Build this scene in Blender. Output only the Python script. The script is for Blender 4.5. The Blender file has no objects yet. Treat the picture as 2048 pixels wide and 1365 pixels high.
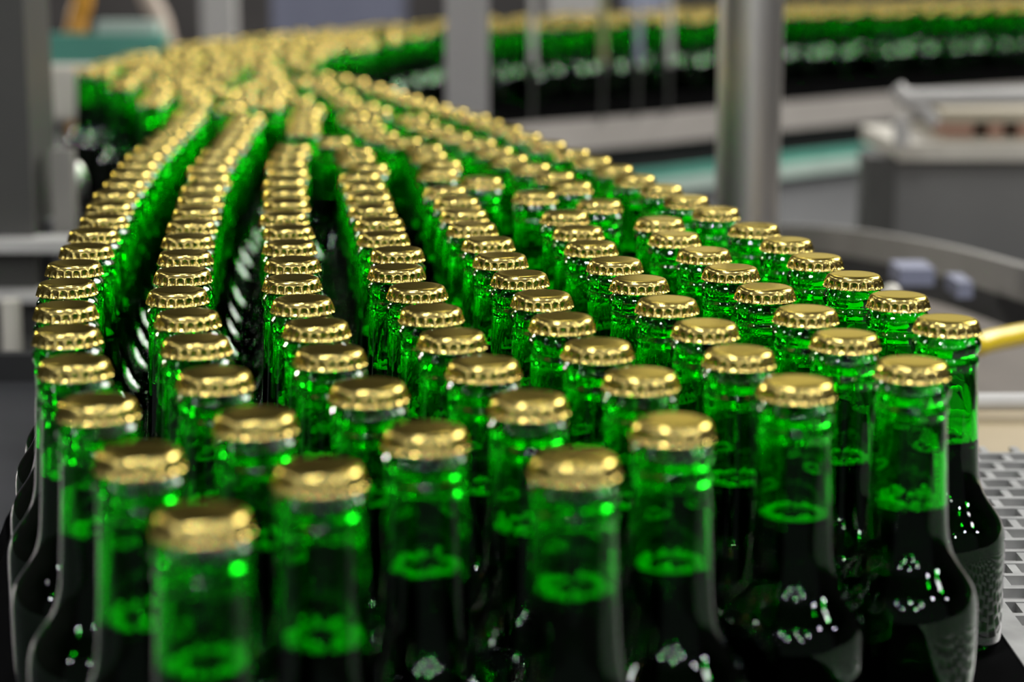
import bpy, bmesh, math, random
from mathutils import Vector, noise
random.seed(7)
PI = math.pi
scene = bpy.context.scene
COL = scene.collection

# ------------------------------------------------------------------ camera
IW, IH, FPX = 2048.0, 1365.0, 4000.0
TH = math.radians(11.3444)          # camera looks this much below the horizontal
CAMZ = 0.30826
cam_d = bpy.data.cameras.new('camera'); cam = bpy.data.objects.new('camera', cam_d); COL.objects.link(cam)
cam.location = (0, 0, CAMZ); cam.rotation_euler = (PI/2 - TH, 0, 0)
cam_d.sensor_width = 36.0; cam_d.lens = 36.0*FPX/IW
cam_d.clip_start = 0.02; cam_d.clip_end = 60
cam_d.dof.use_dof = True; cam_d.dof.focus_distance = 0.975; cam_d.dof.aperture_fstop = 6.1
cam_d.dof.aperture_blades = 0
scene.camera = cam

def ray(px, py):
    dx = (px-IW/2)/FPX; dy = -(py-IH/2)/FPX
    return Vector((dx, math.cos(TH)+math.sin(TH)*dy, -math.sin(TH)+math.cos(TH)*dy))
def at(px, py, Y):                   # where a photo pixel lies at the distance Y
    r = ray(px, py); t = Y/r.y
    return Vector((r.x*t, Y, CAMZ+r.z*t))
def on(px, py, z=0.0):               # where a photo pixel lies on the level z
    r = ray(px, py); t = (z-CAMZ)/r.z
    return Vector((r.x*t, r.y*t, z))

# ------------------------------------------------------------------ helpers
def tag(o, label=None, cat=None, group=None, kind=None):
    if label: o['label'] = label
    if cat: o['category'] = cat
    if group: o['group'] = group
    if kind: o['kind'] = kind
    return o
def thing(name, label, cat, loc=(0,0,0), rz=0, group=None):
    o = bpy.data.objects.new(name, None); COL.objects.link(o)
    o.location = loc; o.rotation_euler = (0,0,rz); o.empty_display_size = .02
    return tag(o, label, cat, group)
def link(name, me, parent=None):
    o = bpy.data.objects.new(name, me); COL.objects.link(o)
    if parent: o.parent = parent
    return o
def obj(name, bm, mat, parent=None, smooth=True, bevel=0.0, seg=2):
    if bevel > 0:
        bmesh.ops.bevel(bm, geom=[e for e in bm.edges if len(e.link_faces)==2 and e.calc_face_angle(0) > .6], offset=bevel, segments=seg, profile=.5, affect='EDGES')
    bmesh.ops.recalc_face_normals(bm, faces=bm.faces[:])
    me = bpy.data.meshes.new(name); bm.to_mesh(me); bm.free()
    for m in (mat if isinstance(mat, (list, tuple)) else [mat]): me.materials.append(m)
    if smooth:
        me.shade_smooth()
        try: me.set_sharp_from_angle(angle=math.radians(40))
        except Exception: pass
    o = link(name, me, None)
    if parent:
        o.parent = parent
        o.location = -Vector(parent.location) if not isinstance(parent.data, bpy.types.Mesh) else (0,0,0)
    return o
def box(bm, lo, hi):
    x0,y0,z0 = lo; x1,y1,z1 = hi
    v = [bm.verts.new(p) for p in ((x0,y0,z0),(x1,y0,z0),(x1,y1,z0),(x0,y1,z0),(x0,y0,z1),(x1,y0,z1),(x1,y1,z1),(x0,y1,z1))]
    for f in ((0,3,2,1),(4,5,6,7),(0,1,5,4),(1,2,6,5),(2,3,7,6),(3,0,4,7)): bm.faces.new([v[i] for i in f])
def bx(lo, hi):
    bm = bmesh.new(); box(bm, lo, hi); return bm
def prism(bm, pts, z0, z1):
    a = [bm.verts.new((p[0],p[1],z0)) for p in pts]; b = [bm.verts.new((p[0],p[1],z1)) for p in pts]
    bm.faces.new(a[::-1]); bm.faces.new(b); n = len(pts)
    for i in range(n): bm.faces.new((a[i],a[(i+1)%n],b[(i+1)%n],b[i]))
def slab(line, t, z0, z1):
    """upright wall of thickness t along a plan polyline"""
    bm = bmesh.new(); n = len(line); L = []; R = []
    for i, p in enumerate(line):
        a = Vector(line[max(0,i-1)][:2]); b = Vector(line[min(n-1,i+1)][:2]); d = (b-a).normalized(); q = Vector((-d.y,d.x))*t/2
        zz0 = z0[i] if isinstance(z0,(list,tuple)) else z0; zz1 = z1[i] if isinstance(z1,(list,tuple)) else z1
        P = Vector(p[:2])
        L.append([bm.verts.new((*(P+q),zz0)), bm.verts.new((*(P+q),zz1))]); R.append([bm.verts.new((*(P-q),zz0)), bm.verts.new((*(P-q),zz1))])
    for i in range(n-1):
        bm.faces.new((L[i][0],L[i+1][0],L[i+1][1],L[i][1])); bm.faces.new((R[i][0],R[i][1],R[i+1][1],R[i+1][0]))
        bm.faces.new((L[i][1],L[i+1][1],R[i+1][1],R[i][1])); bm.faces.new((L[i][0],R[i][0],R[i+1][0],L[i+1][0]))
    for i in (0,n-1): bm.faces.new((L[i][0],L[i][1],R[i][1],R[i][0]))
    return bm
def tube(pts, r, n=20, cap=True):
    bm = bmesh.new(); rings = []; pts = [Vector(p) for p in pts]
    for i, p in enumerate(pts):
        d = (pts[min(len(pts)-1,i+1)]-pts[max(0,i-1)]).normalized()
        u = d.cross(Vector((0,0,1)) if abs(d.z) < .9 else Vector((1,0,0))).normalized(); w = d.cross(u)
        rr = r[i] if isinstance(r,(list,tuple)) else r
        rings.append([bm.verts.new(p+u*rr*math.cos(2*PI*k/n)+w*rr*math.sin(2*PI*k/n)) for k in range(n)])
    for a, b in zip(rings, rings[1:]):
        for k in range(n): bm.faces.new((a[k],a[(k+1)%n],b[(k+1)%n],b[k]))
    if cap: bm.faces.new(rings[0][::-1]); bm.faces.new(rings[-1])
    return bm
def spline(pts, n=8):
    P = [Vector(p) for p in pts]; P = [2*P[0]-P[1]]+P+[2*P[-1]-P[-2]]; out = []
    for i in range(1, len(P)-2):
        for k in range(n):
            t = k/n; a,b,c,d = P[i-1:i+3]
            out.append(.5*((2*b)+(c-a)*t+(2*a-5*b+4*c-d)*t*t+(3*b-a-3*c+d)*t**3))
    return out+[P[-2]]
def lathe(prof, n, fn=None, bm=None, off=(0,0,0), mi=0):
    """solid of revolution; profile points with r = 0 become poles; fn(r, z, angle) -> r, z"""
    bm = bm or bmesh.new(); rings = []; ox,oy,oz = off
    for r, z in prof:
        if r < 1e-7: rings.append([bm.verts.new((ox,oy,oz+z))])
        else:
            ring = []
            for k in range(n):
                a = 2*PI*k/n; rr, zz = fn(r, z, a) if fn else (r, z)
                ring.append(bm.verts.new((ox+rr*math.cos(a), oy+rr*math.sin(a), oz+zz)))
            rings.append(ring)
    for a, b in zip(rings, rings[1:]):
        for k in range(n):
            k2 = (k+1)%n
            f = None
            if len(a)==1 and len(b)==1: continue
            if len(a)==1: f = bm.faces.new((a[0],b[k2],b[k]))
            elif len(b)==1: f = bm.faces.new((a[k],a[k2],b[0]))
            else: f = bm.faces.new((a[k],a[k2],b[k2],b[k]))
            f.material_index = mi; f.smooth = True
    return bm
def smooth_profile(pts, n=4):
    """Catmull-Rom through (r, z) points"""
    return [(max(0,p.x), p.y) for p in spline([(r,z,0) for r,z in pts], n)]

# ------------------------------------------------------------------ materials
def mat(name, base, metal=0.0, rough=.5, trans=0.0, ior=1.5, bump=0.0, bscale=40.0, vary=0.0, vscale=6.0, spec=.5, stretch=None, emit=None):
    m = bpy.data.materials.new(name); m.use_nodes = True
    nt = m.node_tree; b = nt.nodes['Principled BSDF']
    b.inputs['Base Color'].default_value = (*base, 1); b.inputs['Metallic'].default_value = metal
    b.inputs['Roughness'].default_value = rough; b.inputs['Transmission Weight'].default_value = trans
    b.inputs['IOR'].default_value = ior; b.inputs['Specular IOR Level'].default_value = spec
    if emit:
        b.inputs['Emission Color'].default_value = (*base,1); b.inputs['Emission Strength'].default_value = emit
    if bump or vary:
        tc = nt.nodes.new('ShaderNodeTexCoord'); mp = nt.nodes.new('ShaderNodeMapping'); nt.links.new(tc.outputs['Object'], mp.inputs['Vector'])
        if stretch: mp.inputs['Scale'].default_value = stretch
    if bump:
        nz = nt.nodes.new('ShaderNodeTexNoise'); nz.inputs['Scale'].default_value = bscale; nz.inputs['Detail'].default_value = 3
        bp = nt.nodes.new('ShaderNodeBump'); bp.inputs['Strength'].default_value = bump; bp.inputs['Distance'].default_value = .002
        nt.links.new(mp.outputs['Vector'], nz.inputs['Vector']); nt.links.new(nz.outputs['Fac'], bp.inputs['Height']); nt.links.new(bp.outputs['Normal'], b.inputs['Normal'])
    if vary:
        n2 = nt.nodes.new('ShaderNodeTexNoise'); n2.inputs['Scale'].default_value = vscale; n2.inputs['Detail'].default_value = 4
        rp = nt.nodes.new('ShaderNodeValToRGB'); rp.color_ramp.elements[0].position = .3; rp.color_ramp.elements[1].position = .7
        rp.color_ramp.elements[0].color = (*[c*(1-vary) for c in base],1); rp.color_ramp.elements[1].color = (*[min(1,c*(1+vary)) for c in base],1)
        nt.links.new(mp.outputs['Vector'], n2.inputs['Vector']); nt.links.new(n2.outputs['Fac'], rp.inputs['Fac']); nt.links.new(rp.outputs['Color'], b.inputs['Base Color'])
    return m
M = {}
M['glass'] = mat('green_glass', (.006,.82,.012), rough=0.0, trans=1.0, ior=1.5)
M['beer'] = mat('dark_beer', (.09,.065,.008), rough=0.0, trans=1.0, ior=1.34)
M['foam'] = mat('beer_foam', (.93,.96,.88), rough=.3, trans=.1, ior=1.33)
M['gold'] = mat('gold_lacquered_tin', (.64,.50,.155), metal=1.0, rough=.21)
M['gold'].node_tree.nodes['Principled BSDF'].inputs['Specular Tint'].default_value = (.80,.72,.36,1)
M['steel'] = mat('brushed_steel', (.74,.71,.67), metal=1.0, rough=.36, bump=.08, bscale=80, stretch=(1,1,.05))
M['satin'] = mat('satin_steel_sheet', (.46,.45,.44), metal=.7, rough=.45, vary=.12)
M['greypaint'] = mat('grey_painted_steel', (.36,.34,.325), rough=.45, vary=.08)
M['lightpaint'] = mat('pale_grey_paint', (.52,.50,.47), rough=.45, vary=.05)
M['darkpaint'] = mat('dark_grey_paint', (.06,.058,.052), rough=.5, vary=.15)
M['panel'] = mat('grey_sheet_panel', (.25,.25,.25), rough=.45, vary=.15, vscale=3)
M['black'] = mat('black_plastic_chain', (.004,.004,.004), rough=.7, spec=0.0)
M['cabinet'] = mat('dark_grey_cabinet_paint', (.165,.16,.15), rough=.5, vary=.12, vscale=3)
M['dullblue'] = mat('dull_blue_enamel', (.22,.23,.31), rough=.4)
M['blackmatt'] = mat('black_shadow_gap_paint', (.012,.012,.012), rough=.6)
M['cream'] = mat('cream_enamel', (.60,.56,.48), rough=.45, vary=.04)
M['teal'] = mat('teal_plastic', (.10,.33,.25), rough=.4, vary=.15)
M['paleteal'] = mat('pale_teal_plastic', (.45,.55,.48), rough=.4, vary=.1)
M['orange'] = mat('orange_rubber', (.55,.26,.03), rough=.45, vary=.15, vscale=20)
M['skin'] = mat('beige_rubber_hose', (.55,.45,.36), rough=.5)
M['yellow'] = mat('yellow_pvc', (.72,.52,.01), rough=.35)
M['beigeplate'] = mat('beige_table_plate', (.36,.285,.17), rough=.5, vary=.05)
M['tray'] = mat('brown_grey_drip_tray', (.12,.10,.08), rough=.5, vary=.15)
M['railgrey'] = mat('warm_grey_rail', (.24,.225,.20), rough=.45, vary=.06)
M['bluegrey'] = mat('blue_grey_enamel', (.34,.36,.46), rough=.4)
M['wood'] = mat('reddish_crate_board', (.36,.20,.14), rough=.6, vary=.2)
M['palewood'] = mat('pale_crate_board', (.45,.40,.30), rough=.6, vary=.1)
M['chain'] = mat('bright_belt_links', (.34,.34,.33), metal=.6, rough=.42, vary=.25, vscale=40)
M['wall'] = mat('dark_hall_wall', (.04,.04,.036), rough=.7, vary=.2, vscale=.8)
M['floor'] = mat('hall_floor_concrete', (.035,.034,.032), rough=.6, vary=.2, vscale=1.5)
M['ceiling'] = mat('hall_ceiling_sheet', (.10,.10,.10), rough=.8)
M['olive'] = mat('olive_rod_paint', (.30,.30,.14), rough=.45)
M['railwarm'] = mat('warm_pale_rail_paint', (.36,.33,.30), rough=.45, vary=.1)
FILES = [
[(-89,553),(-120,624),(-148,696),(-171,765),(-188,829),(-201,886),(-214,948),(-223,1006),(-229,1064),(-237,1123),(-243,1181),(-251,1239),(-259,1298),(-264,1356),(-270,1415),(-276,1473),(-282,1532),(-285,1590),(-290,1652),(-294,1715),(-298,1784),(-304,1858),(-309,1927)],
[(-60,604),(-89,675),(-113,743),(-130,808),(-143,867),(-157,925),(-164,983),(-172,1041),(-180,1100),(-187,1158),(-193,1216),(-200,1275),(-207,1333),(-211,1392),(-221,1450),(-224,1509),(-229,1567),(-231,1626),(-235,1685),(-241,1750),(-244,1819),(-248,1889)],
[(-29,653),(-53,722),(-73,786),(-84,844),(-96,902),(-107,960),(-113,1018),(-121,1077),(-128,1135),(-137,1193),(-142,1252),(-149,1310),(-156,1368),(-160,1427),(-168,1485),(-173,1544),(-176,1604),(-183,1762),(-192,1847),(-198,1925),(-200,1985)],
[(20,616),(6,701),(-11,763),(-25,820),(-36,878),(-45,936),(-58,993),(-61,1052),(-72,1110),(-78,1168),(-86,1226),(-92,1285),(-99,1343),(-107,1402),(-105,1460),(-118,1518),(-124,1576),(-148,1663)],
[(55,665),(49,742),(35,799),(22,857),(14,915),(4,973),(-6,1031),(-13,1089),(-23,1147),(-29,1206),(-35,1264),(-44,1322),(-53,1426),(-52,1484),(-64,1542),(-70,1600),(-89,1656),(-111,1710),(-125,1769),(-134,1834),(-149,1893)],
[(106,727),(91,784),(83,842),(71,900),(62,958),(53,1016),(43,1074),(38,1133),(32,1197),(15,1295)],
[(156,762),(139,818),(131,876),(120,934),(110,992),(102,1050),(91,1108),(87,1169),(55,1251),(40,1348),(30,1406),(14,1462),(-2,1519),(-13,1576),(-27,1640),(-48,1698),(-65,1754),(-80,1811),(-93,1876)],
[(189,853),(179,912),(168,970),(158,1028),(151,1087),(140,1144),(125,1216),(112,1273),(100,1331),(86,1388),(74,1447),(61,1506),(47,1563),(30,1625),(11,1698),(-5,1765),(-22,1827),(-35,1887),(-57,1947),(-75,2003),(-93,2059),(-110,2116),(-127,2172),(-142,2229),(-159,2285),(-184,2377),(-209,2430),(-237,2482)],
[(-21,1376),(-132,1956),(-148,2013),(-170,2067),(-186,2176),(-210,2248),(-222,2331),(-223,2102)],
[(-280,2000),(-248,2049),(-324,2056),(-281,2097),(-374,2087),(-334,2130),(-258,2151),(-382,2172),(-311,2189),(-255,2210),(-356,2227),(-301,2248),(-397,2269),(-270,2298),(-342,2290),(-384,2331),(-450,2323),(-302,2348),(-253,2381),(-423,2375),(-370,2400),(-288,2428),(-408,2444),(-466,2434),(-354,2468),(-298,2486),(-401,2503),(-467,2495),(-314,2543),(-514,2531),(-440,2547),(-382,2558),(-309,2602),(-480,2590),(-545,2581),(-423,2608),(-364,2622),(-277,2651),(-467,2647),(-539,2640),(-334,2674),(-398,2670),(-284,2710),(-504,2693),(-448,2710),(-392,2728),(-335,2740),(-491,2750),(-549,2742),(-435,2769),(-373,2784),(-310,2794),(-483,2808),(-541,2800),(-415,2826),(-352,2839),(-283,2860),(-461,2863),(-519,2854),(-388,2886),(-319,2912),(-488,2915),(-546,2906),(-431,2931),(-370,2941),(-292,2964),(-475,2972),(-540,2965),(-418,2989),(-360,2999),(-291,3023),(-518,3023),(-459,3034),(-399,3044),(-341,3055),(-281,3081),(-498,3078),(-437,3089),(-379,3099),(-324,3120),(-250,3131),(-482,3135),(-424,3146),(-368,3163),(-306,3176),(-236,3188),(-532,3176),(-476,3193),(-418,3204),(-348,3218),(-288,3233),(-231,3249),(-514,3238),(-454,3252),(-323,3281),(-402,3278),(-266,3296),(-496,3294),(-364,3323),(-443,3320),(-307,3338),(-249,3352),(-405,3365),(-488,3368),(-350,3386),(-289,3395),(-209,3419),(-403,3424),(-462,3421),(-327,3440),(-268,3450),(-207,3477),(-441,3476),(-383,3486),(-325,3499),(-267,3509),(-214,3536),(-422,3532),(-364,3542),(-305,3554),(-183,3586),(-258,3589),(-414,3590),(-350,3599),(-219,3633),(-300,3631),(-161,3642),(-385,3646),(-336,3678),(-277,3685),(-213,3691),(-153,3701),(-99,3723),(-388,3705),(-313,3732),(-254,3739),(-195,3747),(-143,3775),(-85,3780),(-352,3776),(-27,3793),(-294,3788),(-236,3795),(39,3813),(-182,3819),(-119,3829),(-61,3841),(-4,3854),(-289,3846),(-230,3853),(-159,3873),(-101,3885),(-43,3897),(74,3904),(15,3909),(-277,3904),(-218,3911),(-140,3929),(122,3938),(-83,3941),(49,3958),(-27,3961),(-256,3959),(-197,3966),(-143,3988),(149,3990),(91,3999),(-85,4000),(-12,4017),(203,4014),(-233,4013),(44,4036),(-124,4044),(-183,4044),(156,4049),(-57,4054),(98,4059),(247,4067),(1,4075),(194,4094),(-155,4096),(-96,4099),(54,4100),(301,4091),(136,4104),(-40,4117),(247,4133),(13,4142),(85,4152),(-150,4154),(-91,4157),(143,4162),(304,4159),(-35,4176),(201,4173),(374,4167),(32,4198),(255,4196),(-124,4207),(90,4211),(147,4221),(331,4211),(-62,4228),(210,4234),(395,4222),(-5,4243),(453,4229),(52,4256),(275,4251),(110,4266),(330,4270),(-46,4285),(176,4282),(11,4299),(234,4294),(388,4284),(68,4315),(455,4298),(132,4321),(289,4314),(347,4327),(193,4339),(-46,4344),(16,4358),(405,4340),(249,4357),(96,4367),(477,4353),(307,4370),(153,4381),(364,4383),(539,4371),(209,4401),(40,4411),(427,4394),(267,4413),(112,4430),(484,4411),(326,4428),(175,4449),(384,4438),(539,4430),(232,4461),(441,4452),(597,4441),(290,4474),(42,4484),(100,4487),(347,4484),(494,4477),(652,4462),(167,4507),(405,4498),(557,4486),(249,4517),(307,4530),(613,4507),(461,4527),(365,4541),(133,4558),(520,4531),(682,4513),(197,4561),(253,4576),(418,4566),(575,4552),(738,4529),(311,4589),(473,4586),(632,4567),(369,4599),(532,4591),(208,4620),(690,4579),(269,4633),(422,4625),(763,4583),(591,4609),(840,4572),(342,4652),(482,4644),(653,4626),(540,4650),(229,4676),(712,4633),(395,4677),(294,4686),(877,4617),(773,4640),(610,4665),(451,4694),(347,4711),(830,4653),(510,4700),(678,4682),(568,4707),(736,4687),(400,4737),(902,4671),(627,4729),(474,4748),(792,4706),(306,4767),(959,4685),(533,4754),(854,4707),(685,4741),(366,4784),(747,4744),(589,4773),(435,4792),(1027,4710),(900,4743),(646,4785),(492,4804),(801,4767),(975,4747),(709,4796),(550,4817),(381,4841),(607,4830),(865,4791),(439,4851),(765,4814),(1030,4769),(934,4791),(668,4840),(509,4861),(821,4830),(567,4874),(1085,4788),(401,4896),(722,4862),(987,4817),(467,4902),(630,4884),(889,4845),(780,4872),(1045,4830),(946,4860),(684,4907),(521,4927),(837,4887),(1115,4838),(579,4931),(742,4918),(1003,4874),(637,4943),(898,4903),(1173,4850),(799,4931),(1060,4886),(963,4917),(701,4963),(536,4984),(856,4945),(1118,4897),(595,4988),(1225,4876),(758,4974),(1021,4930),(654,4999),(912,4963),(1176,4909),(1078,4943),(810,5002),(969,4975),(709,5025),(615,5043),(1136,4953),(872,5007),(1229,4934),(1029,4988),(765,5043),(1287,4937),(930,5019),(667,5071),(1098,4998),(1189,4978),(836,5055),(997,5037),(727,5087),(1255,4987),(894,5065),(1056,5040),(793,5095),(1155,5026),(952,5075),(1323,4996),(1215,5031),(856,5110),(1110,5064),(696,5138),(1007,5096),(755,5140),(915,5121),(1387,5017),(1270,5052),(1180,5078),(813,5150),(1068,5105),(1328,5060),(969,5142),(1133,5118),(1440,5042),(877,5170),(1235,5099),(1029,5150),(760,5199),(1385,5076),(1294,5107),(830,5206),(934,5189),(1189,5137),(1086,5164),(1476,5089),(1144,5175),(990,5208),(884,5229),(1357,5129),(1251,5156),(1049,5210),(1416,5126),(1309,5164),(941,5247),(1199,5196),(1107,5221),(1471,5148),(1010,5264),(1255,5215),(1362,5190),(1162,5242),(899,5294),(1069,5266),(1421,5184),(1313,5223),(957,5304),(1218,5260),(1124,5287),(1476,5206),(1013,5322),(1396,5238),(1276,5270),(1078,5324),(1180,5305),(1334,5280),(1451,5259),(1238,5316),(1137,5345),(1390,5296),(1033,5378),(1295,5330),(1507,5276),(1091,5382),(1199,5361),(1464,5317),(1255,5377),(1366,5350),(1157,5402),(1313,5386),(1521,5333),(1424,5360),(1099,5444),(1207,5434),(1481,5377),(1276,5432),(1379,5407),(1163,5474),(1437,5417),(1334,5444),(1539,5394),(1219,5492),(1496,5434),(1289,5489),(1392,5464),(1453,5474),(1346,5504),(1553,5451),(1244,5545),(1510,5491),(1415,5519),(1305,5557),(1371,5558),(1582,5504),(1471,5535),(1532,5545),(1428,5576),(1484,5593),(1390,5621),(1600,5565),(1542,5603),(1445,5643),(1503,5648),(1614,5622),(1558,5670),(1631,5679),(1513,5741),(1580,5724),(1653,5738),(1607,5776),(1663,5796),(1700,5842)]]
# ------------------------------------------------------------------ the bottle
H_CAP = .147                         # table to cap top
OUT = [(.0000,.0035),(.0150,.0030),(.0215,.0006),(.0245,.0000),(.0275,.0012),(.0290,.0040),(.0292,.0080),
       (.0292,.0180),(.0292,.0300),(.0292,.0420),(.0291,.0480),(.0286,.0525),(.0272,.0570),(.0246,.0612),(.0215,.0655),(.0190,.0700),(.0174,.0750),
       (.0165,.0800),(.0160,.0860),(.0156,.0930),(.0151,.1020),(.0147,.1110),(.0143,.1190),(.0140,.1240),
       (.01395,.1262),(.0143,.1280),(.0143,.1296),(.01375,.1312),(.0137,.1322),(.0146,.1338),(.0149,.1356),(.0147,.1374),(.0136,.1390),(.0129,.1404),(.0126,.1422),(.0120,.1434),(.0108,.1440)]
INN = [(.0098,.1440),(.0092,.1428),(.0090,.1395),(.0093,.1330),(.0100,.1270),(.0112,.1190),(.0120,.1110),(.0126,.1020),(.0131,.0930),(.0136,.0860),(.0141,.0800),(.0150,.0745),
       (.0168,.0695),(.0195,.0645),(.0224,.0600),(.0246,.0560),(.0260,.0510),(.0264,.0450),(.0265,.0300),(.0265,.0120),(.0250,.0075),(.0200,.0060),(.0000,.0070)]
def inner_r(z):
    for (r0,z0),(r1,z1) in zip(INN, INN[1:]):
        if z1 <= z <= z0: return r1+(r0-r1)*(z-z1)/(z0-z1)
    return .0
def glass_mesh(seed, seg=72, sub=3, rough=True):
    no = Vector((seed*3.7, seed*1.3, seed*9.1)); prof = smooth_profile(OUT, sub)
    n_out = len(prof)
    prof = prof + smooth_profile(INN, sub)
    cnt = [0]
    def fn(r, z, a):
        if not rough: return r, z
        i = cnt[0]//seg; cnt[0] += 1
        p = Vector((r*math.cos(a), r*math.sin(a), z))
        if i < n_out-1:
            d = .00003*noise.noise(p*90+no)+.00003*noise.noise(p*45+no)
        else:                                                     # the inside of the neck is uneven and wet
            k = .05+1.0*min(1,max(0,(z-.118)/.006))
            d = k*(.00024*noise.noise(p*120+no)+.00022*noise.noise(p*260+no))
            if z > .085: d += .00045*max(0,noise.noise(p*420+no)-(.15 if z > .12 else .45))
        return r+d, z
    # poles are not counted by fn: the first profile point is a pole, so indices stay one behind for both halves
    bm = lathe(prof, seg, fn)
    bmesh.ops.recalc_face_normals(bm, faces=bm.faces[:])
    me = bpy.data.meshes.new('bottle_glass'); bm.to_mesh(me); bm.free(); me.materials.append(M['glass']); me.shade_smooth(); return me
def beer_profile(level):
    e = .00018; p = [(0,.0070-e)]
    pts = [(r,z) for r,z in reversed(smooth_profile(INN,3)) if r > 0 and z < level-.0015]
    p += [(r+e, z-(e if z < .0075 else 0)) for r,z in pts]
    rl = inner_r(level)
    p += [(rl+e, level+.0008), (rl-.0010, level+.0002), (rl-.0025, level), (rl*.4, level), (0, level)]
    return p
def beer_mesh(level, seg=48):
    bm = lathe(beer_profile(level), seg); bmesh.ops.recalc_face_normals(bm, faces=bm.faces[:])
    me = bpy.data.meshes.new('beer'); bm.to_mesh(me); bm.free(); me.materials.append(M['beer']); me.shade_smooth(); return me
def foam_mesh(level, seed, thick):
    """a collar of bubbles lying on the beer against the glass"""
    rnd = random.Random(seed); bm = bmesh.new(); R = inner_r(level)-.0004
    n = int(85+rnd.random()*35)
    for k in range(n):
        a = rnd.random()*2*PI; br = rnd.uniform(.0005,.0013)
        rad = (R-br)*math.sqrt(rnd.uniform(.62,1.0)); hgt = thick*rnd.random()**1.4*max(.05,.5+.9*noise.noise(Vector((math.cos(a)*1.3,math.sin(a)*1.3,seed*2.3))))
        rz = inner_r(level+hgt)-.0004-br; rad = min(rad, rz)
        bmesh.ops.create_icosphere(bm, subdivisions=2, radius=br)
        for v in bm.verts[-42:] if False else []: pass
        bm.verts.ensure_lookup_table()
        new = bm.verts[len(bm.verts)-42:]
        bmesh.ops.translate(bm, verts=new, vec=(rad*math.cos(a), rad*math.sin(a), level+hgt+br*.5))
    me = bpy.data.meshes.new('foam'); bm.to_mesh(me); bm.free(); me.materials.append(M['foam']); me.shade_smooth(); return me
ZS, ZH = .14560, .14105                # top and hem of the fluted skirt
def cap_fn(nf, ph=0.0):
    def fn(r, z, a):
        if z < ZS-1e-6 and r > .0129:
            u = min(1.0, (ZS-z)/(ZS-ZH))                             # 0 at the shoulder, 1 at the hem
            c = math.cos(nf*a+ph)
            s = min(1.0, max(0.0, (c-.05)/.75)); s = s*s*(3-2*s)      # 1 on a ridge, 0 in a pocket
            top = .05+.42*max(0.0,(c+1)/2)**2                        # the pocket's rounded head
            d = min(1.0, max(0.0, (u-top)/.16)); d = d*d*(3-2*d)
            lip = max(0.0,(u-.66)/.34)**1.4
            ridge = .01340+.00160*u**.8
            pocket = .01340+.00160*(u**.8)*(1-d)+d*(.00005+.00120*lip)
            return pocket+(ridge-pocket)*s+(r-.01340), z+(.00022*(1-s) if u > .98 else 0)
        return r, z
    return fn
CAP = [(0,.14750),(.0040,.14749),(.0080,.14747),(.0104,.14742),(.0116,.14726),(.0124,.14697),(.0129,.14656),(.0132,.14606),(.01340,ZS)]
CAP += [(.01340, ZS-(ZS-ZH)*k/16) for k in range(1,17)]
CAP += [(.01325,ZH+.0001),(.01315,.1418),(.0130,.1434),(.0122,.1445),(.0110,.1449),(0,.1455)]
def cap_mesh(seg, ph):
    # the skirt rows carry r = .0140 and are pushed by cap_fn; the inner wall stays round
    fnb = cap_fn(21, ph); cnt = [0]
    def fn(r, z, a):
        i = cnt[0]//seg+1; cnt[0] += 1
        return fnb(r, z, a) if 8 < i < 25 else (r, z)
    bm = lathe(CAP, seg, fn); bmesh.ops.recalc_face_normals(bm, faces=bm.faces[:])
    me = bpy.data.meshes.new('crown_cap'); bm.to_mesh(me); bm.free(); me.materials.append(M['gold']); me.shade_smooth(); return me

N_VAR = 6
LEVELS = [.0985,.0935,.1010,.0900,.0960,.1030]
G_MESH = [glass_mesh(i+1) for i in range(N_VAR)]
B_MESH = [beer_mesh(l) for l in LEVELS]
F_MESH = [foam_mesh(l, i+3, t) for i,(l,t) in enumerate(zip(LEVELS,[.0050,.0030,.0036,.0065,.0024,.0042]))]
C_MESH = [cap_mesh(168, ph) for ph in (0,1.1)]

def make_bottle(x, y, rz, v, label, group=None, foam=True):
    b = thing('beer_bottle', label, 'bottle', (x,y,0), rz, group)
    for nm, me in (('bottle_glass',G_MESH[v]),('crown_cap',C_MESH[v%2]),('beer',B_MESH[v])) + ((('foam',F_MESH[v]),) if foam else ()):
        link(nm, me, b)
    return b
protos = {}
def copy_bottle(src, x, y, rz, label, group=None):
    r = src.copy(); COL.objects.link(r); r.location = (x,y,0); r.rotation_euler = (0,0,rz); r['label'] = label
    if group: r['group'] = group
    elif 'group' in r: del r['group']
    for ch in src.children:
        c = ch.copy(); COL.objects.link(c); c.parent = r
    return r
def bottle(x, y, label, group=None, foam=True):
    v = random.randrange(N_VAR); rz = random.randrange(4)*PI/2; key = (v, foam)
    if key not in protos:
        protos[key] = make_bottle(x, y, rz, v, label, group, foam); return protos[key]
    return copy_bottle(protos[key], x, y, rz, label, group)

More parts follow.
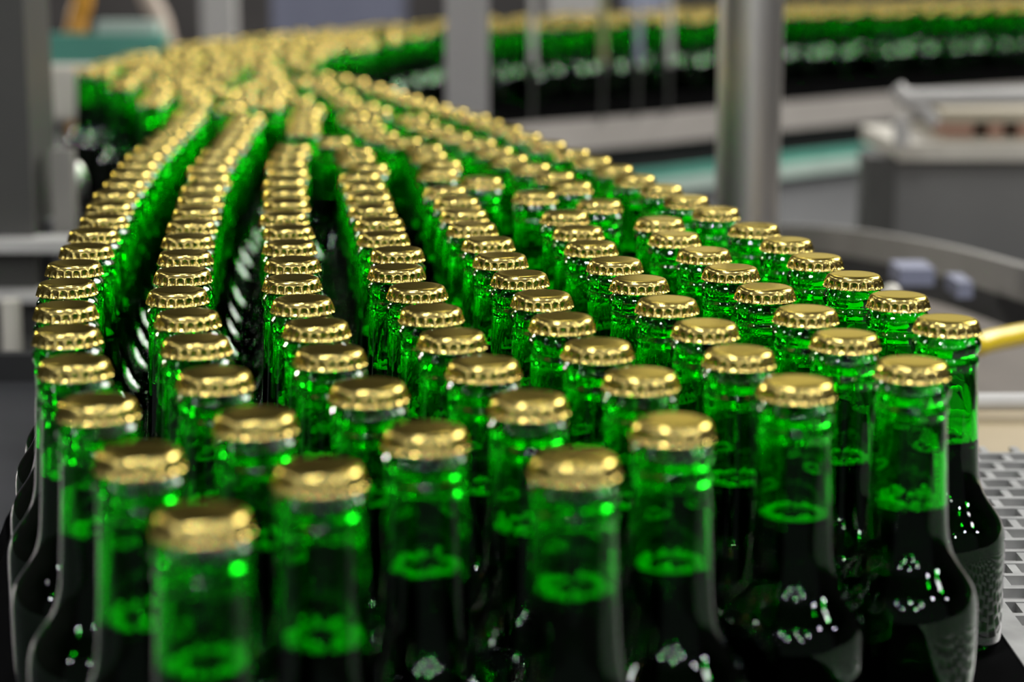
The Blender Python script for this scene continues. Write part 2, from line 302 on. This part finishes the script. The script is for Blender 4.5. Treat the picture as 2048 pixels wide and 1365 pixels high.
ORD = ['','second ','third ','fourth ','fifth ','sixth ','seventh ','eighth ','ninth ','tenth ','eleventh ','twelfth ','thirteenth ','fourteenth ','fifteenth ','sixteenth ','seventeenth ','eighteenth ','nineteenth ','twentieth ']
TENS = {20:'twenty',30:'thirty'}
UN = ['','first','second','third','fourth','fifth','sixth','seventh','eighth','ninth']
def ordinal(i):
    i += 1
    if i == 1: return 'frontmost'
    if i <= 20: return ORD[i-1].strip()
    if i % 10 == 0: return {30:'thirtieth'}[i]
    return TENS[i//10*10]+'-'+UN[i%10]
FILE_NAME = ['leftmost file','second file from the left','third file from the left','fourth file from the left','fifth file from the left',
             'third file from the right edge','second file from the right edge','outermost file along the right edge']
G_FILES = 'green bottles filling the conveyor in files'
n_single = 0
for fi in range(8):
    for i, (x, y) in enumerate(FILES[fi]):
        o = ordinal(i)
        pos = 'frontmost' if i == 0 else o+' from the front'
        bottle(x/1000, y/1000, 'gold-capped green beer bottle, %s in the %s' % (pos, FILE_NAME[fi]), G_FILES, foam=(i < 16)); n_single += 1
for x, y in FILES[8]:
    bottle(x/1000, y/1000, 'loose gold-capped green bottle wedged between the files where the pack narrows', 'bottles wedged between the files', foam=False); n_single += 1
far = FILES[9]; n_far = 300-n_single
for x, y in far[:n_far]:
    bottle(x/1000, y/1000, 'blurred gold-capped green bottle in the far left bend of the conveyor', 'bottles in the far bend', foam=False)

# the rest of the line, past three hundred bottles: one object
bm = bmesh.new()
g_out = [OUT[i] for i in (0,2,4,6,8,10,12,13,14,15,17,19,21,23,25,28,30,32,34,36)]; g_in = [INN[i] for i in (0,2,4,6,8,10,12,13,14,15,17,19,20,22)]
capc = [CAP[i] for i in (0,2,4,6,8,11,14,17,20,24,26,30)]; cf = cap_fn(21)
for x, y in far[n_far:]:
    off = (x/1000, y/1000, 0); lv = random.choice(LEVELS)
    lathe(g_out+g_in, 18, None, bm, off, 0)
    bp = beer_profile(lv); lathe([bp[0]]+bp[2:-5:4]+bp[-5:], 14, None, bm, off, 1)
    lathe(capc, 42, None, bm, off, 2)
bmesh.ops.recalc_face_normals(bm, faces=bm.faces[:])
me = bpy.data.meshes.new('distant_bottles'); bm.to_mesh(me); bm.free()
for k in ('glass','beer','gold'): me.materials.append(M[k])
me.shade_smooth()
tag(link('distant_bottles', me), 'blurred green bottles with gold caps on the far straight stretch of the conveyor', 'bottles', None, 'stuff')
# ------------------------------------------------------------------ the conveyor under the bottles
LEFT = [(-.16,.40),(-.190,.62),(-.235,.80),(-.27,1.05),(-.295,1.4),(-.335,1.80),(-.41,2.1),(-.50,2.35),(-.565,2.6),(-.575,2.85),(-.55,3.15),(-.50,3.45),(-.41,3.8),(-.26,4.15),(-.03,4.5),(.22,4.8),(.55,5.1),(.95,5.4),(1.40,5.75),(1.9,6.15)]
RIGHT = [(.2215,.40),(.2215,.62),(.2215,.80),(.2215,.93),(.205,1.0),(.175,1.2),(.135,1.4),(.09,1.6),(.035,1.8),(-.03,2.05),(-.10,2.3),(-.17,2.5),(-.225,2.7),(-.235,2.9),(-.22,3.1),(-.185,3.35),(-.11,3.58),(.02,3.74),(.26,3.94),(.56,4.24),(.86,4.52),(1.12,4.72),(1.45,4.96),(1.9,5.30)]
conv = thing('bottle_conveyor', 'black chain conveyor carrying the green bottles through the bend', 'conveyor', (0,.4,-.03))
bm = bmesh.new(); prism(bm, RIGHT+LEFT[::-1], -.030, -.0004); obj('belt', bm, M['black'], conv, smooth=False)
i0 = 16
def offs(line, t):
    n = len(line); out = []
    for i, p in enumerate(line):
        a = Vector(line[max(0,i-1)]); b = Vector(line[min(n-1,i+1)]); d = (b-a).normalized()
        out.append(Vector(p)+Vector((d.y,-d.x))*t)
    return out
far_front = offs([(-.10,3.60),(.02,3.74),(.26,3.94),(.56,4.24),(.86,4.52),(1.12,4.72),(1.45,4.96),(1.9,5.30)], .02)
obj('side_rail', slab(far_front, .012, -.085, -.026), M['railwarm'], conv)
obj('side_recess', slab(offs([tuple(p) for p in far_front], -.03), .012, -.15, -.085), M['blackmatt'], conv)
obj('teal_guide', slab(offs([tuple(p) for p in far_front], .015), .02, -.152, -.132), M['teal'], conv)
obj('lower_rail', slab(offs([tuple(p) for p in far_front], .02), .016, -.182, -.152), M['paleteal'], conv)
obj('skirt_panel', slab(far_front, .01, -.75, -.182), M['panel'], conv)
near_left = offs([p for p in LEFT[4:12]], -.02)
obj('left_side_rail', slab(near_left, .012, -.09, -.03), M['blackmatt'], conv)
for px, Y in ((1310,4.05),(1565,4.45)):
    p = at(px, 230, Y); obj('rail_joint', bx((p.x-.02,p.y-.06,-.10),(p.x+.02,p.y-.045,-.02)), M['darkpaint'], conv)

# bright modular belt beside it, nearer to the camera, at the right
sb = thing('mesh_conveyor', 'bright grey mesh belt lying beside the bottles at the right', 'conveyor', (.4,.9,-.03))
x0, x1, y0, y1 = .222, .80, .45, 1.205
obj('belt_bed', bx((x0,y0,-.03),(x1,y1,-.006)), M['greypaint'], sb, smooth=False)
bm = bmesh.new()
box(bm, (x0,y0,-.010),(x0+.012,y1,-.0002))
px_ = .0200; k = 0; y = y0
while y < y1-.004:
    box(bm, (x0+.012,y,-.009),(x1,y+.0040,-.0012))
    xx = x0+.018+(k%2)*px_/2
    while xx < x1-.01:
        box(bm, (xx,y+.0040,-.009),(xx+.0045,y+px_,-.0016)); xx += px_
    y += px_; k += 1
obj('belt_mesh', bm, M['chain'], sb, smooth=False)
obj('edge_strip', bx((x0-.0004,y0,-.008),(x0+.006,y1,.0004)), M['chain'], sb, smooth=False)

# ------------------------------------------------------------------ right side, behind the mesh belt
tp = thing('table_plate', 'cream plate behind the mesh belt, under the pale pipe', 'table', (.4,1.25,-.03))
obj('plate', bx((.24,1.215,-.03),(1.0,1.35,-.012)), M['beigeplate'], tp, smooth=False, bevel=.002)
a, b = at(1850,805,1.33), at(2900,803,1.33)
tag(obj('guide_pipe', tube([a,b], .0062), M['lightpaint']), 'pale straight pipe running across behind the rightmost bottle', 'pipe')
a0 = on(1700,615,-.10)
tray = thing('drip_tray', 'brownish grey tray below the curved rail at the right', 'tray', (.6,1.75,-.12))
obj('tray_floor', bx((.17,1.36,-.125),(1.3,2.55,-.115)), M['tray'], tray, smooth=False)
obj('tray_rim', bx((.17,1.350,-.16),(1.3,1.3595,-.1155)), M['railgrey'], tray, smooth=False)
hp = spline([(.255,1.42,-.1005), at(1905,722,1.45), at(1960,690,1.47), at(2010,677,1.5), at(2060,668,1.53), at(2125,663,1.545), (.52,1.55,-.045), (.66,1.53,-.099), (.85,1.50,-.1005)], 8)
tag(obj('yellow_hose', tube(hp, .0085), M['yellow']), 'yellow hose curving behind the rightmost gold cap', 'hose')
line = [at(1540,474,2.55), at(1650,480,2.40), at(1750,493,2.25), at(1900,524,2.0), at(2048,566,1.80), at(2250,630,1.6)]
sp = spline(line, 6)
cr = thing('curved_rail', 'warm grey curved rail sweeping across behind the right edge bottles', 'rail', (line[2].x,line[2].y,line[2].z))
obj('rail_face', slab([tuple(p) for p in sp], .012, [p.z-.016 for p in sp], [p.z+.016 for p in sp]), M['railgrey'], cr)
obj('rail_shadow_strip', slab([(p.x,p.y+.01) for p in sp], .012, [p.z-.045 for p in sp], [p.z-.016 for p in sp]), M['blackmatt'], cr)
for nm, (ax,ay,bx_,by_), Y, lab in (('w',(1800,538,1868,572),1.85,'wide pale blue-grey block under the curved rail'),('n',(1915,565,1945,597),1.78,'narrow pale blue-grey block under the curved rail')):
    p, q = at(ax,ay,Y), at(bx_,by_,Y)
    tag(obj('bearing_block', bx((p.x,Y,q.z),(q.x,Y+.05,p.z)), M['dullblue'], None, bevel=.006), lab, 'block')
kn = at(1782,587,1.6)
bm = bmesh.new(); bmesh.ops.create_uvsphere(bm, u_segments=20, v_segments=12, radius=.008); bmesh.ops.translate(bm, verts=bm.verts[:], vec=kn)
k_ = thing('clamp_knob', 'small cream knob behind the outermost right caps', 'knob', (kn.x,kn.y,kn.z))
obj('knob_head', bm, M['cream'], k_); obj('knob_stem', tube([(kn.x,kn.y,kn.z-.006),(kn.x,kn.y,-.115)], .003, 12), M['steel'], k_)

# grey cabinet at the right with its ledge, crate and bracket
Y = 2.75
p, q = at(1752,318,Y), at(2300,560,Y)
cab = thing('machine_cabinet', 'grey sheet metal machine cabinet at the right behind the curved rail', 'cabinet', (p.x,Y,-.5))
obj('cabinet_body', bx((p.x,Y,-.99),(q.x,Y+.14,p.z)), M['cabinet'], cab, smooth=False, bevel=.004)
l0, l1 = at(1790,286,Y), at(2300,318,Y)
obj('ledge', bx((l0.x,Y-.02,l1.z),(l1.x,Y+.27,l0.z)), M['cream'], cab, smooth=False, bevel=.003)
c0 = at(1752,318,Y)
obj('corner_post', bx((c0.x-.015,Y-.015,-.75),(c0.x+.025,Y+.03,c0.z+.004)), M['darkpaint'], cab, smooth=False)
cr0, cr1 = at(1890,222,Y+.02), at(2300,286,Y+.02)
crate = thing('slotted_crate', 'reddish slotted crate on the ledge of the grey cabinet', 'crate', (cr0.x,Y+.02,l0.z))
zt, zb = cr0.z, l0.z; hh = zt-zb
obj('top_board', bx((cr0.x,Y+.02,zt-hh*.38),(cr1.x,Y+.25,zt)), M['palewood'], crate, smooth=False)
obj('bottom_board', bx((cr0.x,Y+.02,zb+.0004),(cr1.x,Y+.25,zb+hh*.12)), M['palewood'], crate, smooth=False)
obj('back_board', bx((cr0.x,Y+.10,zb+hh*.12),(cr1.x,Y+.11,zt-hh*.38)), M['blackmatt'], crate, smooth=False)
for xa, xb in ((1890,1948),(1978,2008),(2038,2070),(2100,2130),(2160,2190)):
    pa, pb = at(xa,250,Y+.02), at(xb,250,Y+.02)
    obj('crate_block', bx((pa.x,Y+.021,zb+hh*.12),(pb.x,Y+.10,zt-hh*.38)), M['wood'], crate, smooth=False)
br = thing('rail_bracket', 'pale cranked bracket standing on the cabinet beside the dark gap', 'bracket', at(1802,290,Y-.03))
obj('upright', tube([at(1803,292,Y-.05), at(1803,236,Y-.05)], .011), M['lightpaint'], br)
obj('arm', tube(spline([at(1792,176,Y-.05), at(1812,196,Y-.05), at(1850,224,Y-.05), at(1868,248,Y-.05)],6), .011), M['lightpaint'], br)
obj('cross_bar', tube([at(1800,196,Y-.05), at(2100,192,Y-.05)], .012), M['lightpaint'], br)

# ------------------------------------------------------------------ posts
def post(name, label, px0, px1, Y, z0, z1, m, cat='post', round_=False):
    a, b = at(px0,300,Y), at(px1,300,Y); cx_ = (a.x+b.x)/2; r = (b.x-a.x)/2
    t = thing(name, label, cat, (cx_,Y,z0))
    if round_: obj('shaft', tube([(cx_,Y,z0),(cx_,Y,z1)], r, 40), m, t)
    else: obj('shaft', bx((cx_-r,Y-r,z0),(cx_+r,Y+r,z1)), m, t, smooth=False, bevel=r*.12)
    obj('foot_plate', bx((cx_-r*1.6,Y-r*1.6,z0-.006),(cx_+r*1.6,Y+r*1.6,z0)), m, t, smooth=False)
    return t
post('steel_post', 'thick round stainless steel post in front of the distant bottles', 1432, 1560, 1.95, -.109, 1.3, M['steel'], round_=True)
post('grey_post', 'square grey post standing between the two stretches of bottles', 893, 977, 2.75, -.99, 1.3, M['greypaint'])
post('machine_column', 'wide dark grey machine column at the left edge', -130, 86, 1.95, -.99, 1.3, M['darkpaint'])
post('pale_post', 'pale grey-green post behind the far left bend of bottles', 415, 478, 4.9, -.99, 1.3, M['lightpaint'])
for px, Y, lab in ((1065,3.73,'thin rod nearest the square grey post, before the distant bottles'),(1206,3.83,'thin olive rod midway between the two big posts'),(1278,3.89,'thin rod with a bluish sheen, second to the thick steel post'),(1340,3.94,'thin pale rod closest to the thick steel post')):
    a = at(px,20,Y); b = at(px,128,Y)
    t = thing('guide_rod', lab, 'rod', (a.x,Y,-.03))
    obj('rod_shaft', tube([(a.x,Y,b.z),(a.x,Y,.6)], .0065, 16), M[{1206:'olive',1278:'bluegrey'}.get(px,'lightpaint')], t)  # the bluish sheen of one rod is put into its colour
    obj('rod_tip', tube([(a.x,Y,b.z-.004),(a.x,Y,b.z+.004)], .0085, 16), M['steel'], t)
    obj('rod_foot', tube([(a.x,Y,-.03),(a.x,Y,b.z)], .003, 12), M['darkpaint'], t)

# ------------------------------------------------------------------ left side
Y = 3.35
a, b = at(64,68,Y), at(330,132,Y)
tr = thing('teal_rail', 'teal plastic guide rail behind the cream box at the left', 'rail', (a.x,Y,b.z))
obj('rail_body', bx((a.x,Y,b.z),(b.x,Y+.04,a.z)), M['teal'], tr, smooth=False, bevel=.006)
p0, p1 = at(195,42,Y+.02), at(318,96,Y+.02)
obj('rail_hood', bx((p0.x,Y+.005,p1.z),(p1.x,Y+.06,p0.z)), M['paleteal'], tr, smooth=False, bevel=.02, seg=4)
Y = 2.95
a, b = at(72,134,Y), at(172,242,Y)
cb = thing('junction_box', 'cream junction box on a thin leg beside the far left bottles', 'box', (a.x,Y,b.z))
obj('box_body', bx((a.x,Y,b.z),(b.x,Y+.08,a.z)), M['cream'], cb, smooth=False, bevel=.006)
obj('box_lid', bx((a.x+.006,Y-.004,b.z+.006),(b.x-.006,Y,a.z-.006)), M['cream'], cb, smooth=False, bevel=.002)
l = at(98,300,Y); obj('leg', tube([(l.x,Y+.04,b.z),(l.x,Y+.04,-.99)], .014), M['lightpaint'], cb)
hp = spline([at(168,-60,3.7), at(166,0,3.7), at(156,35,3.7), at(152,72,3.7), at(150,120,3.75), (-.82,3.8,-.4), (-.82,3.8,-.985)], 8)
tag(obj('orange_hose', tube(hp, .019), M['orange']), 'thick orange hose hanging behind the teal rail', 'hose')
hp = spline([at(270,-80,4.6), at(300,0,4.6), at(322,45,4.6), at(335,110,4.6), at(340,180,4.6)], 8)
tag(obj('beige_hose', tube(hp, .023), M['skin']), 'beige hose slanting down behind the left bend of bottles', 'hose')
lm = thing('left_machine', 'grey machine frame with dark openings beside the leftmost bottles', 'machine', (-.6,1.9,-.5))
Y = 1.9
def rect(nm, x0, y0, x1, y1, Y, dep, m, par, zlow=None, **k):
    a, b = at(x0,y0,Y), at(x1,y1,Y)
    if zlow is not None: b.z = zlow
    return obj(nm, bx((a.x,Y,b.z),(b.x,Y+dep,a.z)), m, par, smooth=False, **k)
rect('back_panel', -300,440,150,760, Y+.05, .02, M['panel'], lm)
rect('top_bar', -300,482,135,506, Y-.03, .04, M['lightpaint'], lm, bevel=.004)
rect('mid_bar', -300,588,110,606, Y-.03, .04, M['lightpaint'], lm, bevel=.004)
rect('dark_opening', 26,514,104,586, Y+.02, .02, M['blackmatt'], lm)
rect('upper_panel', 100,300,150,482, Y+.03, .02, M['railgrey'], lm)
p = at(20,600,1.75); p2 = at(20,724,1.75)
obj('polished_cylinder', tube([(p.x,1.75,p2.z),(p.x,1.75,p.z)], .009, 24), M['cream'], lm)  # cream colour stands in for the bright streak on polished metal
sc = at(150,370,2.08)
bm = bmesh.new(); bmesh.ops.create_uvsphere(bm, u_segments=24, v_segments=14, radius=1.0)
for v in bm.verts: v.co = Vector((v.co.x*.013, v.co.y*.013, v.co.z*.026))+sc
kb = thing('polished_bulb', 'bright polished steel bulb beside the leftmost file of caps', 'fitting', (sc.x,sc.y,sc.z-.026))
obj('bulb', bm, M['steel'], kb); obj('bulb_stem', tube([sc-Vector((0,0,.02)), (sc.x,sc.y,-.99)], .006), M['steel'], kb)
ap = thing('apron_plate', 'dark grey steel plate along the left side of the bottles', 'plate', (-.4,1,-.02))
pl = [(-.166,.40),(-.195,.62),(-.24,.80),(-.276,1.05),(-.300,1.395),(-.9,1.395),(-.9,.40)]
bm = bmesh.new(); prism(bm, pl, -.02, -.001); obj('plate', bm, M['satin'] if False else mat('dull_dark_steel', (.085,.085,.09), metal=.6, rough=.42, vary=.15), ap, smooth=False)
obj('back_lip', bx((-.9,1.396,-.02),(-.30,1.41,.018)), M['blackmatt'], ap, smooth=False)

# panel whose blue-grey colour stands in for window light, and dark cladding far behind
Y = 6.9
rect_o = rect('bluish_light_panel', 540,-120,800,30, Y, .5, M['dullblue'], None, zlow=-1.0, bevel=.02)  # bluish window light put into the panel's colour
tag(rect_o, 'blurred blue-grey panel standing in for window light far behind the bottles', 'cover')
rect_o = rect('white_cabinet', 1095,-100,1205,26, 6.2, .4, M['lightpaint'], None, zlow=-1.0, bevel=.01)
tag(rect_o, 'blurred pale cabinet far behind, left of the thin rods', 'cabinet')
rect_o = rect('blue_cabinet', 1255,-100,1330,26, 6.3, .4, M['bluegrey'], None, zlow=-1.0, bevel=.01)
tag(rect_o, 'blurred bluish cabinet far behind the thin rods', 'cabinet')

# ------------------------------------------------------------------ the hall
def struct(name, bm, m):
    o = obj(name, bm, m, None, smooth=False); o['kind'] = 'structure'; return o
struct('floor', bx((-7,-4,-1.1),(9,10,-1.0)), M['floor'])
struct('wall_back', bx((-7,10,-1.0),(9,10.1,5)), M['wall'])
struct('trim_1', bx((-7,9.9,-1.0),(9,10,.30)), mat('brown_grey_dado', (.12,.108,.10), rough=.6, vary=.15))
struct('wall_left', bx((-7.1,-4,-1.0),(-7,10,5)), M['wall'])
struct('wall_right', bx((9,-4,-1.0),(9.1,10,5)), M['wall'])
struct('ceiling', bx((-7,-4,5),(9,10,5.1)), M['ceiling'])

# ------------------------------------------------------------------ light
def area(name, loc, target, sx, sy, power, color=(1,1,1)):
    l = bpy.data.lights.new(name, 'AREA'); l.shape = 'RECTANGLE'; l.size = sx; l.size_y = sy; l.energy = power; l.color = color
    o = bpy.data.objects.new(name, l); COL.objects.link(o); o.location = loc
    o.rotation_euler = (Vector(target)-Vector(loc)).to_track_quat('-Z','Y').to_euler(); return o
T = (0,.95,.1)
def lamp(name, loc, target, sx, sy, L, color=(1,1,1)):        # L: radiance of the lamp's face
    return area(name, loc, target, sx, sy, L*PI*sx*sy, color)
lamp('window_light', (3.6,4.4,3.0), T, 3.3, 1.9, 13.0, (1,.98,.94))
lamp('lit_wall_stand_in', (1.5,8.4,1.7), T, 2.0, 1.6, .8, (1,.98,.94))  # dim panel added in place of a lit back wall, for the cap tops
lamp('lamp_back', (-3.9,5.4,1.25), T, .40, .32, 110, (1,.96,.9))
for x in (-1.05,-.70): lamp('tube_lamp', (x,-.35,3.1), (x,-.35,0), .14, .34, 170, (.96,.98,1))
for x, y in ((1.0,-.5),(-.4,2.6),(2.2,.6)):
    lamp('bay_lamp', (x,y,3.9), (x,y,0), .22, .22, 130, (.95,.97,1))
for p in ((-2.6,-1.2,1.9),(-1.2,-2.5,2.3),(.3,-2.9,2.7),(1.3,-2.2,1.8),(2.3,-1.3,2.4),(2.9,-.2,1.6),(.8,-3.3,1.4),(3.2,.9,2.2),(-.6,-3.0,1.5)):
    lamp('spot_lamp', p, T, .12, .12, 150, (.95,.97,1))
for x, y in ((-4.5,2.5),(-4.0,5.5),(-2.6,8.0),(.3,8.2),(3.0,7.6),(5.4,2.0),(5.8,5.5),(-5.0,-.5),(5.0,-1.0)):
    lamp('hall_lamp', (x,y,4.2), (x,y,0), .5, .5, 26, (.98,.98,1))
w = bpy.data.worlds.new('hall_air'); scene.world = w; w.use_nodes = True
w.node_tree.nodes['Background'].inputs['Color'].default_value = (.9,.95,1,1); w.node_tree.nodes['Background'].inputs['Strength'].default_value = .05

# ------------------------------------------------------------------ look
vs = scene.view_settings
scene.display_settings.display_device = 'sRGB'
vs.view_transform = 'Standard'; vs.look = 'None'; vs.exposure = 0.3; vs.gamma = 1.0; vs.use_curve_mapping = False
cy = scene.cycles
cy.max_bounces = 24; cy.transmission_bounces = 24; cy.glossy_bounces = 8; cy.diffuse_bounces = 3; cy.transparent_max_bounces = 8
cy.sample_clamp_indirect = 12; cy.blur_glossy = .3; cy.use_denoising = True
